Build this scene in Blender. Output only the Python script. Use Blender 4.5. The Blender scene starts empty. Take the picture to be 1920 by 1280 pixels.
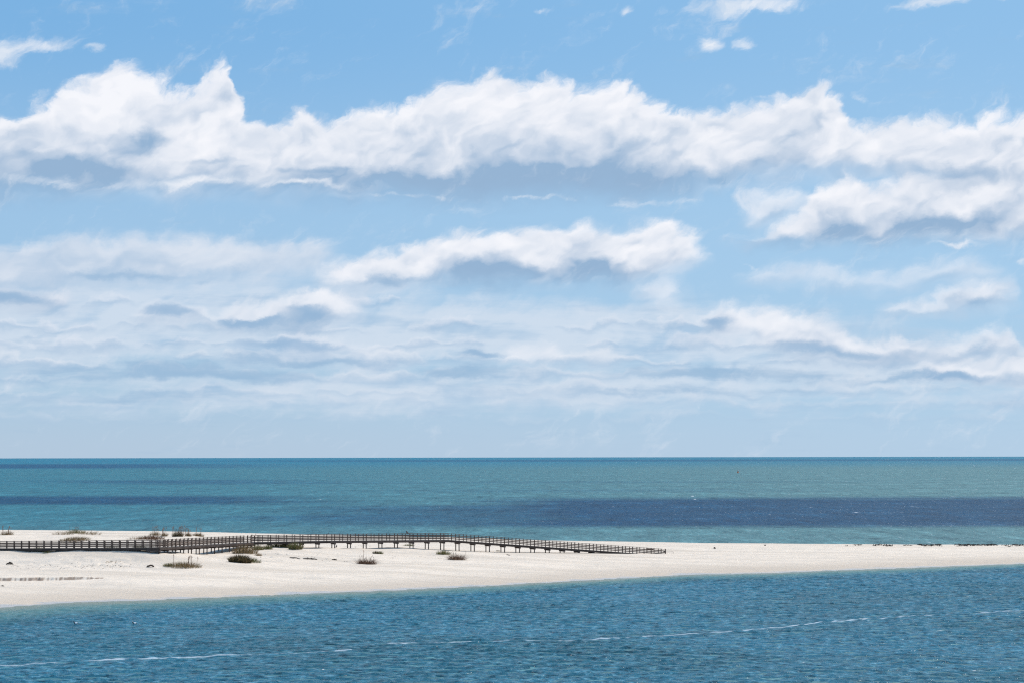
import bpy, math, random
import numpy as np
from mathutils import Vector, Matrix
random.seed(7); rng = np.random.default_rng(7)
scn = bpy.context.scene
col = scn.collection
F = 4000.0          # focal length in photo pixels (1920 wide)
H = 16.8            # eye height over the water
HZ = 855.7          # photo row of the horizon in the middle
R = math.radians

# ------------------------------------------------------------------ camera
cd = bpy.data.cameras.new('camera'); cam = bpy.data.objects.new('camera', cd); col.objects.link(cam)
scn.camera = cam
cd.sensor_width = 36; cd.lens = 36*F/1920; cd.clip_start = 1; cd.clip_end = 200000
pitch = math.atan((HZ-640)/F); ROLL = math.atan(3.3/1920)
cam.matrix_world = Matrix.Translation((0, 0, H)) @ Matrix.Rotation(math.pi/2+pitch, 4, 'X') @ Matrix.Rotation(-ROLL, 4, 'Z')
CR = np.array(cam.matrix_world.to_3x3())
def ray(px, py):
    d = CR @ np.array([(px-960)/F, -(py-640)/F, -1.0]); return d/d[1]

# ------------------------------------------------------------------ helpers
def tag(o, label=None, cat=None, group=None, kind=None):
    if label: o['label'] = label
    if cat: o['category'] = cat
    if group: o['group'] = group
    if kind: o['kind'] = kind
    return o
def empty(name, loc=(0, 0, 0), rz=0):
    o = bpy.data.objects.new(name, None); col.objects.link(o); o.location = loc; o.rotation_euler = (0, 0, rz)
    o.empty_display_size = .2
    return o
class MB:
    def __init__(s): s.v = []; s.f = []; s.mi = []
    def poly(s, pts, faces, mi=0):
        b = len(s.v); s.v += [tuple(p) for p in pts]
        for f in faces: s.f.append([b+i for i in f]); s.mi.append(mi)
    def bar(s, a, b, w, h, up=Vector((0, 0, 1)), mi=0, t=1.0):
        """box beam from a to b; w sideways, h along up"""
        a = Vector(a); b = Vector(b); d = (b-a).normalized()
        if abs(d.dot(up)) > .98: up = Vector((0, 1, 0))
        sd = d.cross(up).normalized(); u = sd.cross(d).normalized()
        pts = []
        for c, k in ((a, 1), (b, t)):
            for i, j in ((-1, -1), (1, -1), (1, 1), (-1, 1)): pts.append(c+sd*(i*w/2*k)+u*(j*h/2*k))
        s.poly(pts, [(0, 1, 2, 3), (7, 6, 5, 4), (0, 4, 5, 1), (1, 5, 6, 2), (2, 6, 7, 3), (3, 7, 4, 0)], mi)
    def post(s, x, y, z0, z1, w, ang, tilt=(0, 0), mi=0):
        c, sn = math.cos(ang), math.sin(ang); pts = []
        for z, k, dx, dy in ((z0, 1, 0, 0), (z1-.02, 1, tilt[0], tilt[1]), (z1, .8, tilt[0], tilt[1])):
            for i, j in ((-1, -1), (1, -1), (1, 1), (-1, 1)):
                px, py = i*w/2*k, j*w/2*k
                pts.append((x+dx+px*c-py*sn, y+dy+px*sn+py*c, z))
        fs = [(3, 2, 1, 0), (8, 9, 10, 11)]
        for r in (0, 4):
            for i in range(4): fs.append((r+i, r+(i+1) % 4, r+4+(i+1) % 4, r+4+i))
        s.poly(pts, fs, mi)
    def loft(s, rings, n=10, mi=None):
        """rings: (centre, axis_u*ru, axis_v*rv, mat) -> closed smooth tube"""
        b = len(s.v)
        for (c, u, v, m) in rings:
            for k in range(n):
                a = 2*math.pi*k/n
                s.v.append(tuple(Vector(c)+Vector(u)*math.cos(a)+Vector(v)*math.sin(a)))
        for r in range(len(rings)-1):
            for k in range(n):
                k2 = (k+1) % n
                s.f.append([b+r*n+k, b+r*n+k2, b+(r+1)*n+k2, b+(r+1)*n+k]); s.mi.append(rings[r][3])
        s.f.append([b+k for k in range(n)][::-1]); s.mi.append(rings[0][3])
        s.f.append([b+(len(rings)-1)*n+k for k in range(n)]); s.mi.append(rings[-1][3])
    def build(s, name, mats, parent=None, smooth=False):
        me = bpy.data.meshes.new(name); me.from_pydata(s.v, [], s.f)
        if not isinstance(mats, (list, tuple)): mats = [mats]
        for m in mats: me.materials.append(m)
        me.polygons.foreach_set('material_index', s.mi)
        if smooth: me.polygons.foreach_set('use_smooth', [True]*len(s.f))
        me.update()
        o = bpy.data.objects.new(name, me); col.objects.link(o)
        if parent: o.parent = parent
        return o
def vnoise(x, y, seed):
    """smooth lattice noise, -1..1"""
    xi = np.floor(x).astype(np.int64); yi = np.floor(y).astype(np.int64)
    fx = x-xi; fy = y-yi; fx = fx*fx*(3-2*fx); fy = fy*fy*(3-2*fy)
    def hsh(a, b):
        n = (a*374761393 + b*668265263 + seed*974711) & 0x7fffffff
        n = ((n ^ (n >> 13))*1274126177) & 0x7fffffff
        return ((n ^ (n >> 16)) & 0xffff)/32767.5-1
    return (hsh(xi, yi)*(1-fx)+hsh(xi+1, yi)*fx)*(1-fy)+(hsh(xi, yi+1)*(1-fx)+hsh(xi+1, yi+1)*fx)*fy
def fbm(x, y, seed, oct=4):
    t = 0; a = 1
    for i in range(oct): t = t+a*vnoise(x*2**i+i*17.3, y*2**i-i*9.1, seed+i); a *= .5
    return t/2

# ------------------------------------------------------------------ node mini language
class NT:
    def __init__(s, tree): s.t = tree
    def node(s, ty, **kw):
        n = s.t.nodes.new(ty)
        for k, v in kw.items(): setattr(n, k, v)
        return n
    def put(s, sock, v):
        if isinstance(v, S): s.t.links.new(v.o, sock)
        elif v is not None: sock.default_value = v
    def m(s, op, a, b=None, c=None, clamp=False):
        n = s.node('ShaderNodeMath', operation=op, use_clamp=clamp)
        s.put(n.inputs[0], a)
        if b is not None: s.put(n.inputs[1], b)
        if c is not None: s.put(n.inputs[2], c)
        return S(s, n.outputs[0])
    def vm(s, op, a, b=None, out=0):
        n = s.node('ShaderNodeVectorMath', operation=op)
        s.put(n.inputs[0], a)
        if b is not None: s.put(n.inputs[1], b)
        return S(s, n.outputs[out])
    def xyz(s, x, y, z=0.0):
        n = s.node('ShaderNodeCombineXYZ')
        for i, v in enumerate((x, y, z)): s.put(n.inputs[i], v)
        return S(s, n.outputs[0])
    def sep(s, v):
        n = s.node('ShaderNodeSeparateXYZ'); s.put(n.inputs[0], v); return [S(s, o) for o in n.outputs]
    def ss(s, v, a, b, lo=0.0, hi=1.0, mode='SMOOTHSTEP'):
        n = s.node('ShaderNodeMapRange', interpolation_type=mode)
        s.put(n.inputs[0], v)
        for i, q in enumerate((a, b, lo, hi)): s.put(n.inputs[i+1], q)
        return S(s, n.outputs[0])
    def noise(s, v, scale=1, detail=4, rough=.5, lac=2.0, dist=0.0, color=False):
        n = s.node('ShaderNodeTexNoise'); s.put(n.inputs['Vector'], v)
        for k, q in (('Scale', scale), ('Detail', detail), ('Roughness', rough), ('Lacunarity', lac), ('Distortion', dist)): s.put(n.inputs[k], q)
        return S(s, n.outputs['Color' if color else 0])
    def mix(s, f, a, b, blend='MIX'):
        n = s.node('ShaderNodeMix', data_type='RGBA', blend_type=blend)
        s.put(n.inputs[0], f)
        s.put(n.inputs[6], a if isinstance(a, S) else (*a, 1)); s.put(n.inputs[7], b if isinstance(b, S) else (*b, 1))
        return S(s, n.outputs[2])
    def curve(s, v, pts):
        n = s.node('ShaderNodeFloatCurve'); s.put(n.inputs['Value'], v)
        c = n.mapping.curves[0]; n.mapping.extend = 'HORIZONTAL'
        while len(c.points) > 2: c.points.remove(c.points[1])
        c.points[0].location = pts[0]; c.points[1].location = pts[-1]
        for p in pts[1:-1]: c.points.new(*p)
        for p in c.points: p.handle_type = 'AUTO_CLAMPED' if len(pts) < 8 else 'AUTO'
        n.mapping.update()
        return S(s, n.outputs[0])
    def ramp(s, v, pts, interp='LINEAR'):
        n = s.node('ShaderNodeValToRGB'); s.put(n.inputs[0], v); r = n.color_ramp; r.interpolation = interp
        while len(r.elements) > 1: r.elements.remove(r.elements[0])
        r.elements[0].position = pts[0][0]; r.elements[0].color = (*pts[0][1], 1)
        for p, c in pts[1:]:
            e = r.elements.new(p); e.color = (*c, 1)
        return S(s, n.outputs[0])
class S:
    def __init__(s, nt, o): s.nt = nt; s.o = o
    def __add__(a, b): return a.nt.m('ADD', a, b)
    __radd__ = __add__
    def __sub__(a, b): return a.nt.m('SUBTRACT', a, b)
    def __rsub__(a, b): return a.nt.m('SUBTRACT', b, a)
    def __mul__(a, b): return a.nt.m('MULTIPLY', a, b)
    __rmul__ = __mul__
    def __truediv__(a, b): return a.nt.m('DIVIDE', a, b)
def lin(r, g, b):
    f = lambda c: (c/255/12.92) if c/255 <= .04045 else ((c/255+.055)/1.055)**2.4
    return (f(r), f(g), f(b))
def material(name):
    m = bpy.data.materials.new(name); m.use_nodes = True; t = m.node_tree
    bs = t.nodes['Principled BSDF']; return m, NT(t), bs

def water_shader(n, bs, colr, nrm, rough, k, kmax):
    """light coming up out of the water (diffuse) under a wave-roughened, partly self-hidden surface reflection"""
    d = n.node('ShaderNodeBsdfDiffuse'); n.put(d.inputs['Color'], colr)
    g = n.node('ShaderNodeBsdfGlossy'); g.inputs['Roughness'].default_value = rough; g.inputs['Color'].default_value = (1, 1, 1, 1)
    fr = n.node('ShaderNodeFresnel'); fr.inputs['IOR'].default_value = 1.33
    for q in (d, g, fr): n.t.links.new(nrm, q.inputs['Normal'])
    f = n.m('MINIMUM', S(n, fr.outputs[0])*k, kmax)
    mx = n.node('ShaderNodeMixShader'); n.put(mx.inputs[0], f); n.t.links.new(d.outputs[0], mx.inputs[1]); n.t.links.new(g.outputs[0], mx.inputs[2])
    o = [q for q in n.t.nodes if q.type == 'OUTPUT_MATERIAL'][0]; n.t.links.new(mx.outputs[0], o.inputs['Surface']); n.t.nodes.remove(bs)

# ------------------------------------------------------------------ sun, sky and clouds
SUN_EL, SUN_AZ = R(52), R(48)          # azimuth to the right of the view direction (+Y)
sd = bpy.data.lights.new('sun', 'SUN'); sd.energy = 3.3; sd.angle = R(.53); sd.color = (1, .945, .87)
so = bpy.data.objects.new('sun', sd); col.objects.link(so); so.location = (0, 0, 60)
dv = Vector((math.sin(SUN_AZ)*math.cos(SUN_EL), math.cos(SUN_AZ)*math.cos(SUN_EL), math.sin(SUN_EL)))
so.rotation_euler = (-dv).to_track_quat('-Z', 'Y').to_euler()

w = bpy.data.worlds.new('World'); scn.world = w; w.use_nodes = True
t = w.node_tree; t.nodes.clear(); N = NT(t)
sky = N.node('ShaderNodeTexSky', sky_type='NISHITA'); sky.sun_disc = False
sky.sun_elevation = SUN_EL; sky.sun_rotation = SUN_AZ; sky.air_density = 1.0; sky.dust_density = .3; sky.ozone_density = 2.0
STR = .10
tc = N.node('ShaderNodeTexCoord')
dx, dy, dz = N.sep(S(N, tc.outputs['Generated']))
az = N.m('ARCTAN2', dx, dy)
hor = N.m('SQRT', dx*dx+dy*dy)
U0 = az*4.0                      # thousand photo pixels' worth of angle; 0 straight ahead
V0 = N.m('DIVIDE', dz, N.m('MAXIMUM', hor, .001))*4.0
P0 = N.xyz(U0, V0, 0.0)
def nz(v, sx, sy, seed, detail=5, rough=.55, color=False, shear=0.0, dist=0.0):
    u, q, _ = N.sep(v)
    return N.noise(N.xyz((u-q*shear)*sx if shear else u*sx, q*sy, float(seed)), 1, detail, rough, color=color, dist=dist)
w1 = nz(P0, 5, 8, 3.1, 3, .6, True)
w2 = nz(P0, 20, 28, 8.7, 4, .65, True)
a1, b1, _ = N.sep(w1); a2, b2, _ = N.sep(w2)
U = U0+(a1-.5)*.13+(a2-.5)*.030
V = V0+(b1-.5)*.07+(b2-.5)*.030
P = N.xyz(U, V, 0.0)
UC = (U+1.0)*.5
# textures shared by the layers
fb = nz(P, 10, 9, 21, 6, .60, shear=.8)             # wind-torn cumulus structure
relief = (nz(P, 6, 9, 21, 3, .5, shear=.6)-nz(N.xyz(U+.016, V+.030, 0.0), 6, 9, 21, 3, .5, shear=.6))*5.0
def vor(v, sx, sy, shear=.5):
    u, q, _ = N.sep(v); n = N.node('ShaderNodeTexVoronoi', feature='F1', voronoi_dimensions='2D')
    N.put(n.inputs['Vector'], N.xyz((u-q*shear)*sx, q*sy, 0.0)); n.inputs['Scale'].default_value = 1; n.inputs['Detail'].default_value = 1.0; n.inputs['Roughness'].default_value = .5; pass
    return S(N, n.outputs['Distance'])
bil = vor(P, 17, 22); bilu = vor(N.xyz(U+.007, V+.014, 0.0), 17, 22)
puffy = (bilu-bil)*1.0        # > 0 on the sunward side of a billow
softn = nz(P, 4.5, 9, 91, 3, .5, shear=.5)
fine = nz(P, 42, 30, 5, 4, .66, shear=.9)
streak = nz(P0, 2.2, 15, 33, 6, .62)                # long flat stratus streaks
streak2 = nz(P0, 5, 38, 44, 5, .62)
X = lambda x: ((x-960)/1000+1)*.5
Y = lambda y: (856-y)/1000
def prof(pts): return N.curve(UC, [(X(x), Y(y)) for x, y in pts])
def blob(x, y, rx, ry, k=1.0, p=P, rot=0.0):
    """soft ellipse: k in the centre, 0 at the rim"""
    q = N.vm('SUBTRACT', p, ((x-960)/1000, Y(y), 0))
    if rot:
        n = N.node('ShaderNodeVectorRotate', rotation_type='Z_AXIS'); N.put(n.inputs['Vector'], q); n.inputs['Angle'].default_value = rot
        q = S(N, n.outputs[0])
    q = N.vm('MULTIPLY', q, (1000/rx, 1000/ry, 0))
    l = N.vm('LENGTH', q, out=1)
    return N.ss(l, 1.0, 0.0, 0.0, k)
def blobs(lst, p=P):
    r = None
    for b in lst:
        q = blob(*b, p=p) if len(b) < 6 else blob(*b[:5], p=p, rot=b[5])
        r = q if r is None else N.m('MAXIMUM', r, q)
    return r

skc = S(N, sky.outputs[0])
k = 1/STR
def C(r, g, b): return tuple(c*k for c in lin(r, g, b))
# clear sky: the physical sky pulled to the photo's balance by elevation
grad = N.ramp(N.m('MULTIPLY', V0, .5), [(0.0, C(174, 200, 226)), (.06, C(166, 199, 228)), (.2, C(156, 196, 231)), (.42, C(122, 179, 228)), (1.0, C(98, 150, 205))], 'EASE')
c = N.mix(.88, skc, grad)
c = N.mix(N.ss(U0, -1.0, 1.1, 0.0, .30), c, C(176, 214, 244))       # brighter towards the sun side
def over(c, alpha, bright, dark, shade):
    return N.mix(alpha, c, N.mix(shade, bright, dark))
WH, WM = C(247, 248, 253), C(222, 230, 242)
DK, DK2 = C(150, 180, 211), C(136, 170, 207)

# --- low veil of streaky cloud over the lower half
veil = blobs([(100, 600, 1200, 170, 1.15), (820, 630, 800, 140, 1.1), (1250, 640, 620, 120, 1.1), (1700, 690, 850, 90, 1.05), (960, 730, 2000, 85, .85),
              (300, 490, 480, 75, .95), (0, 520, 420, 90, .95), (-600, 640, 700, 180, .8), (2500, 640, 700, 180, .8)], p=P)
va = N.ss(veil + (streak-.5)*1.7 + (fb-.5)*1.1, .12, .95, 0.0, .70)
vs = N.ss((streak2-.5)*1.6+(streak-.5)*1.6-relief*.6+(softn-.5)*.8, -.10, .85)
c = over(c, va, C(219, 228, 240), C(170, 198, 225), vs)
# faint lowest streaks
la = N.ss((streak2-.5)*1.6+(streak-.5)*1.4, .0, .7)*N.ss(V0, .03, .12)*N.ss(V0, .36, .2)
c = N.mix(la*.45, c, C(206, 219, 234))
# --- cumulus layers with drawn tops and bases
diag = N.noise(N.xyz((U+V)*2.6+(fb-.5)*.5, (U*.95-V*.75)*9.5+(softn-.5)*1.2, 12.0), 1, 4, .55)    # slanting wind-drawn folds
def cumulus(c, top, bot, spots, K, amp=.05, sb=.022, st=.010, amax=.98, xr=None, bright=WH, dark=DK, rim=.22):
    """a cloud between a drawn crest and base line; lit crest, connected shaded base; K: darkness of the base along the cloud"""
    T = prof(top); B = prof(bot)
    lt = T-V+(fb-.5)*amp+(fine-.5)*amp*.6+(.40-bil)*amp*.35+.000
    lb = V-B+(fb-.5)*amp*.3+.003
    a = N.ss(lt, -st*1.2, st*2.4, mode='SMOOTHERSTEP')*N.ss(lb, -sb*1.2, sb*1.3)
    if xr: a = a*N.ss(U+(fine-.5)*.05, (xr[0]-960)/1000-.01, (xr[0]-960)/1000+.05)*N.ss(U+(fine-.5)*.05, (xr[1]-960)/1000+.01, (xr[1]-960)/1000-.05)
    fr = lb/N.m('MAXIMUM', lb+lt, .012)
    kk = N.curve(UC, [(X(x), y) for x, y in K])
    frn = fr+(softn-.5)*.45+(fb-.5)*.25
    s = (N.ss(frn, .95, .20, 0.0, .50)+N.ss(frn, .40, .04, 0.0, .62))*kk
    if spots: s = s+blobs(spots)*.6
    s = s-relief*.24-puffy*.30+(fb-.5)*.30+(softn-.5)*.35+(diag-.46)*1.35*N.ss(lt, .012, .05)
    s = N.ss(s, -.12, .98, mode='LINEAR')
    s = N.curve(s, [(0, 0), (.3, .24), (.65, .64), (1, 1)])
    a = a*(amax-N.ss(lt+(fine-.5)*.05, .03, -.02, 0.0, .30))
    return over(c, a, bright, dark, s)
# rows of flat-based fair weather cloud, smaller and closer together towards the horizon
def row(c, yb, hgt, freq, seed, thr, al, bright, dark, x0=None, x1=None, soft=.006):
    n1 = N.noise(N.xyz(U*freq+V*1.5, float(seed), 0.0), 1, 4, .62)
    lump = N.ss(n1, thr, thr+.30, 0.0, 1.0, mode='LINEAR')
    bas = Y(yb)+(N.noise(N.xyz(U0*1.3, seed+.5, 0.0), 1, 2)-.5)*.03
    tp = bas+lump*(hgt*1.35/1000)+(fb-.5)*hgt/1000*.55+(fine-.5)*hgt/1000*.45+(.4-bil)*hgt/1000*.4-.004
    lt = tp-V; lb = V-bas+(fine-.5)*.006+(fb-.5)*.006
    a = N.ss(lt, -soft*.6, soft*1.8)*N.ss(lb, -soft*2.0, soft*1.8)*N.ss(lump, .0, .22)
    if x0 is not None: a = a*N.ss(U0, (x0-960)/1000-.06, (x0-960)/1000+.06)
    if x1 is not None: a = a*N.ss(U0, (x1-960)/1000+.06, (x1-960)/1000-.06)
    fr = lb/N.m('MAXIMUM', lb+lt, .006)
    s = N.ss(fr+(softn-.5)*.7+(fb-.5)*.4-puffy*.0, .75, .05, 0.0, 1.0, mode='LINEAR')-relief*.15
    return over(c, a*al, bright, dark, N.ss(s, .05, 1.0, mode='LINEAR'))
BR, BD = C(222, 230, 242), C(156, 187, 217)
c = row(c, 788, 22, 5.0, 3, .36, .30, C(206, 219, 234), C(170, 197, 223))
c = row(c, 762, 26, 4.2, 9, .34, .42, C(210, 221, 235), C(168, 196, 223))
c = row(c, 738, 30, 3.6, 14, .36, .52, C(214, 224, 237), C(164, 193, 221))
c = row(c, 712, 34, 3.2, 22, .36, .62, C(218, 227, 239), BD)
c = row(c, 684, 40, 2.7, 31, .37, .70, C(222, 230, 241), BD)
c = row(c, 652, 42, 2.5, 40, .40, .70, BR, BD, None, 1720)
c = row(c, 615, 46, 2.2, 57, .42, .72, BR, BD, None, 1420)
c = row(c, 572, 48, 2.0, 63, .44, .72, BR, BD, None, 780)
lowd = blobs([(350, 700, 420, 26, 1.0), (870, 702, 150, 20, 1.0), (1340, 702, 360, 20, .9), (600, 672, 260, 16, .8), (150, 690, 200, 18, .7), (1720, 708, 200, 20, .9), (900, 668, 110, 16, .8), (250, 745, 500, 16, .5), (1200, 735, 500, 14, .5), (1520, 668, 180, 14, .6), (60, 640, 160, 12, .4)])
c = N.mix(N.ss(lowd+(streak2-.5)*1.5+(fb-.5)*.8, .05, 1.0, 0.0, .80), c, C(153, 186, 216))
# named clouds of the lower sky
c = cumulus(c, [(-60, 480), (40, 462), (200, 440), (300, 436), (420, 446), (560, 450), (620, 452), (660, 500)], [(-60, 560), (60, 540), (250, 530), (450, 525), (560, 520), (660, 520)], [(150, 520, 120, 12, .5)],
            [(0, .75), (250, .7), (450, .45), (640, .3)], amp=.035, xr=(-400, 650), amax=.72, bright=C(226, 232, 242), dark=C(164, 191, 219), st=.014)
c = cumulus(c, [(-60, 545), (0, 536), (90, 536), (140, 548), (170, 570)], [(-60, 580), (60, 580), (120, 572), (170, 560)], [(30, 562, 100, 22, .8)], [(0, .9), (90, .5), (150, .1)], amp=.025, xr=(-400, 165), amax=.85, bright=C(230, 234, 243))
c = cumulus(c, [(230, 592), (280, 572), (350, 570), (400, 584), (440, 570), (500, 566), (560, 548), (600, 542), (650, 552), (690, 575)], [(230, 606), (300, 610), (380, 604), (420, 612), (500, 613), (600, 610), (640, 588), (690, 584)], [(310, 592, 90, 17, 1.0), (560, 592, 75, 28, 1.1), (470, 606, 100, 12, .8)],
            [(230, .9), (380, .6), (560, .9), (620, .2), (690, .0)], amp=.022, xr=(235, 680), amax=.9)
c = cumulus(c, [(430, 645), (480, 626), (560, 620), (640, 628), (700, 642), (760, 655)], [(430, 654), (520, 657), (640, 655), (700, 660), (760, 660)], [(500, 644, 80, 14, .9), (620, 640, 70, 10, .6)], [(430, .9), (600, .7), (740, .3)], amp=.018, xr=(435, 760), amax=.75, dark=C(160, 190, 220))
c = cumulus(c, [(940, 672), (975, 652), (1020, 645), (1050, 655), (1070, 672)], [(940, 684), (1020, 682), (1070, 684)], [(900, 672, 60, 12, .8)], [(940, .6), (1000, .2), (1070, .4)], amp=.016, xr=(935, 1075), amax=.8)
c = cumulus(c, [(1285, 615), (1320, 580), (1360, 566), (1400, 572), (1440, 570), (1480, 586), (1560, 602), (1620, 622), (1700, 634), (1740, 640), (1780, 628), (1870, 624), (1885, 645), (1960, 645)],
            [(1285, 628), (1400, 632), (1450, 660), (1560, 672), (1700, 672), (1800, 668), (1960, 668)], [(1345, 608, 55, 28, 1.1), (1500, 655, 120, 18, .6), (1620, 662, 160, 14, .7), (1800, 655, 60, 10, .5)],
            [(1285, .9), (1400, .35), (1520, .6), (1700, .7), (1850, .5)], amp=.022, xr=(1290, 2100), amax=.88)
c = cumulus(c, [(1690, 690), (1730, 672), (1800, 668), (1900, 660), (1960, 660)], [(1690, 702), (1800, 714), (1960, 716)], [(1780, 704, 100, 12, .8)], [(1690, .5), (1800, .7), (1960, .5)], amp=.018, xr=(1695, 2100), amax=.8)
# scattered thin clouds on the right
c = cumulus(c, [(1380, 520), (1420, 500), (1480, 494), (1540, 500), (1600, 508), (1680, 506), (1740, 492), (1800, 486), (1850, 500), (1870, 520)], [(1380, 526), (1500, 534), (1620, 540), (1740, 538), (1870, 530)], None, [(1380, .3), (1600, .35), (1870, .3)], amp=.024, xr=(1385, 1865), amax=.58, st=.014)
c = cumulus(c, [(1640, 580), (1700, 564), (1760, 552), (1810, 536), (1870, 530), (1895, 555)], [(1640, 586), (1760, 588), (1830, 586), (1895, 576)], [(1800, 574, 70, 16, .8)], [(1640, .3), (1800, .6), (1895, .2)], amp=.022, xr=(1645, 1893), amax=.88)
c = cumulus(c, [(1170, 562), (1200, 540), (1240, 520), (1285, 512), (1312, 525)], [(1170, 570), (1260, 572), (1312, 548)], [(1215, 556, 50, 14, .5)], [(1170, .5), (1312, .2)], amp=.02, xr=(1175, 1312), amax=.65, st=.013)
c = cumulus(c, [(1362, 400), (1380, 366), (1420, 356), (1470, 352), (1510, 362), (1540, 380)], [(1362, 410), (1420, 414), (1480, 396), (1540, 388)], None, [(1362, .3), (1540, .2)], amp=.026, xr=(1362, 1530), amax=.75, st=.015)
# far right mass
c = cumulus(c, [(1000, 500), (1340, 446), (1400, 430), (1450, 412), (1500, 380), (1545, 342), (1590, 328), (1640, 350), (1700, 326), (1760, 326), (1830, 300), (1920, 290), (2000, 280)],
            [(1000, 480), (1360, 446), (1420, 450), (1480, 458), (1600, 458), (1700, 454), (1960, 452)],
            [(1560, 430, 110, 28, .8), (1760, 425, 200, 28, .75)], [(1340, .3), (1500, .75), (1620, .85), (1750, .8), (1920, .75)], amp=.04, xr=(1340, 2100))
# middle cloud
c = cumulus(c, [(560, 525), (610, 500), (690, 474), (780, 450), (840, 427), (960, 428), (1040, 420), (1085, 409), (1130, 420), (1220, 407), (1275, 422), (1325, 446), (1345, 478), (1400, 520)],
            [(560, 530), (700, 538), (800, 530), (900, 532), (1100, 534), (1200, 530), (1260, 512), (1320, 494), (1400, 480)],
            [(925, 506, 115, 32, 1.1), (1115, 508, 95, 28, 1.1), (720, 528, 110, 10, .5)], [(585, .45), (740, .6), (840, .7), (930, .85), (1020, .6), (1120, .85), (1200, .45), (1340, .25)], amp=.034, xr=(585, 1350))
# long main band
c = cumulus(c, [(-40, 258), (0, 238), (60, 212), (120, 184), (180, 150), (245, 122), (290, 146), (340, 158), (385, 140), (430, 116), (447, 150), (462, 200), (480, 216), (520, 226), (575, 196), (600, 212),
                (680, 196), (760, 182), (815, 160), (870, 150), (925, 128), (965, 146), (1040, 134), (1090, 152), (1180, 146), (1230, 178), (1310, 200), (1370, 196), (1450, 172), (1530, 164), (1580, 182), (1615, 230), (1700, 230), (1800, 222), (1960, 210)],
            [(-40, 376), (60, 370), (160, 362), (250, 354), (400, 362), (560, 370), (700, 362), (900, 366), (1100, 363), (1300, 350), (1400, 340), (1500, 326), (1590, 332), (1660, 336), (1720, 350), (1960, 362)],
            [(110, 320, 200, 30, .8), (262, 270, 85, 42, .95), (380, 305, 90, 9, .4), (600, 322, 230, 12, .5), (1020, 334, 420, 34, 1.15), (760, 332, 220, 24, .8), (1810, 322, 80, 22, .5), (1170, 280, 70, 50, .25)],
            [(0, .85), (180, .80), (330, .55), (450, .55), (600, .75), (760, .85), (900, .92), (1250, .95), (1380, .72), (1500, .50), (1640, .45), (1920, .50)], amp=.05, sb=.030, rim=.2)
dk = blobs([(318, 591, 100, 22, 1.0), (470, 606, 110, 15, .9), (565, 590, 60, 30, 1.0), (560, 643, 150, 20, .9), (25, 560, 130, 24, .9), (230, 520, 220, 14, .6), (1345, 606, 50, 22, .9), (1520, 662, 130, 15, .7), (1790, 706, 120, 14, .8), (915, 668, 80, 14, .8)])
c = N.mix(N.ss(dk*1.2+(fb-.5)*1.1+(fine-.5)*.5, .12, 1.05, 0.0, .72), c, C(150, 183, 215))
# bright scraps under the main band and small puffs
pf = blobs([(350, 345, 260, 16, .85), (560, 350, 200, 15, .95), (90, 352, 120, 14, .7), 
            (1610, 465, 0.1, 0.1, .1), (1775, 466, 60, 8, .7), (1900, 500, 40, 10, .7),
            (80, 104, 130, 26, .95, -.05), (15, 118, 70, 45, .9), (185, 107, 30, 12, .7), (1336, 76, 30, 26, .95), (1396, 77, 36, 25, 1.05), (1180, 8, 20, 22, .7), (1024, 6, 40, 12, .7), (1410, 6, 190, 24, .95), (1745, 12, 110, 22, 1.0, -.12), (1880, 8, 90, 16, .6),
            (880, 385, 60, 16, .5), (1000, 372, 160, 8, .5), (1220, 375, 140, 12, .5), (740, 365, 170, 9, .6), (1210, 172, 60, 7, .7, .5), (1630, 190, 50, 10, .5, .3), (1400, 490, 70, 10, .5, .5)])
pa = N.ss(pf*1.3+(fb-.5)*2.2+(fine-.5)*1.5, .05, 1.75, 0.0, .97)
psh = blobs([(1840, 575, 55, 14, .9), (1760, 582, 90, 8, .5), (1250, 560, 70, 12, .6)])
c = over(c, pa, C(238, 242, 249), C(176, 201, 226), N.ss(psh-relief*.5+(softn-.5)*.9, -.1, 1.0))
# generic broken cloud for the rest of the dome, out of the photo's field
hi = N.ss(nz(P0, 1.6, 3.0, 70, 7, .55), .5, .72)*N.ss(V0, 1.0, 1.5)
c = N.mix(hi*.7, c, C(225, 232, 243))
c = N.mix(N.ss(V0, .0, -.05), c, C(60, 110, 140))
bg = N.node('ShaderNodeBackground'); N.put(bg.inputs[0], c); bg.inputs[1].default_value = STR
out = N.node('ShaderNodeOutputWorld'); t.links.new(bg.outputs[0], out.inputs[0])

# ------------------------------------------------------------------ terrain heights
def az_of(x, y): return x/y*F+960            # bearing, expressed as a photo column
NS = [(-1200, 1195), (-500, 1165), (0, 1138.5), (125, 1129), (300, 1123), (480, 1116), (720, 1106), (960, 1095), (1130, 1085), (1300, 1075.5), (1450, 1073), (1600, 1067), (1760, 1062), (1920, 1055), (2400, 1036), (3000, 1020)]
FS = [(-1200, 984), (0, 991), (300, 993.5), (500, 998), (650, 1001), (830, 1004.5), (990, 1010), (1150, 1013), (1300, 1015.5), (1500, 1017), (1700, 1018), (1920, 1018.5), (3000, 1018)]
tilt = lambda a: -(a-960)*math.tan(ROLL)     # the horizon climbs to the right
nsx = np.array([p[0] for p in NS]); nsd = np.array([H*F/(p[1]-(HZ+tilt(p[0]))) for p in NS])
fsx = np.array([p[0] for p in FS]); fsd = np.array([(H-1.0)*F/(p[1]-(HZ+tilt(p[0])))+9 for p in FS])
DP = []   # (bearing column, distance, height)
for a in (-300, -150): DP += [(a, 315, 3.7), (a, 304, 1.8), (a, 295, 1.15), (a, 350, 3.4)]
for a, D, z in ((0, 311, 3.55), (75, 309, 3.55), (150, 307, 3.5), (225, 305, 3.6), (262, 304, 4.0), (298, 302.3, 4.3)): DP += [(a, D, z), (a, D+6, z), (a, D-9.5, 1.75), (a, D-17, 1.15)]
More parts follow.
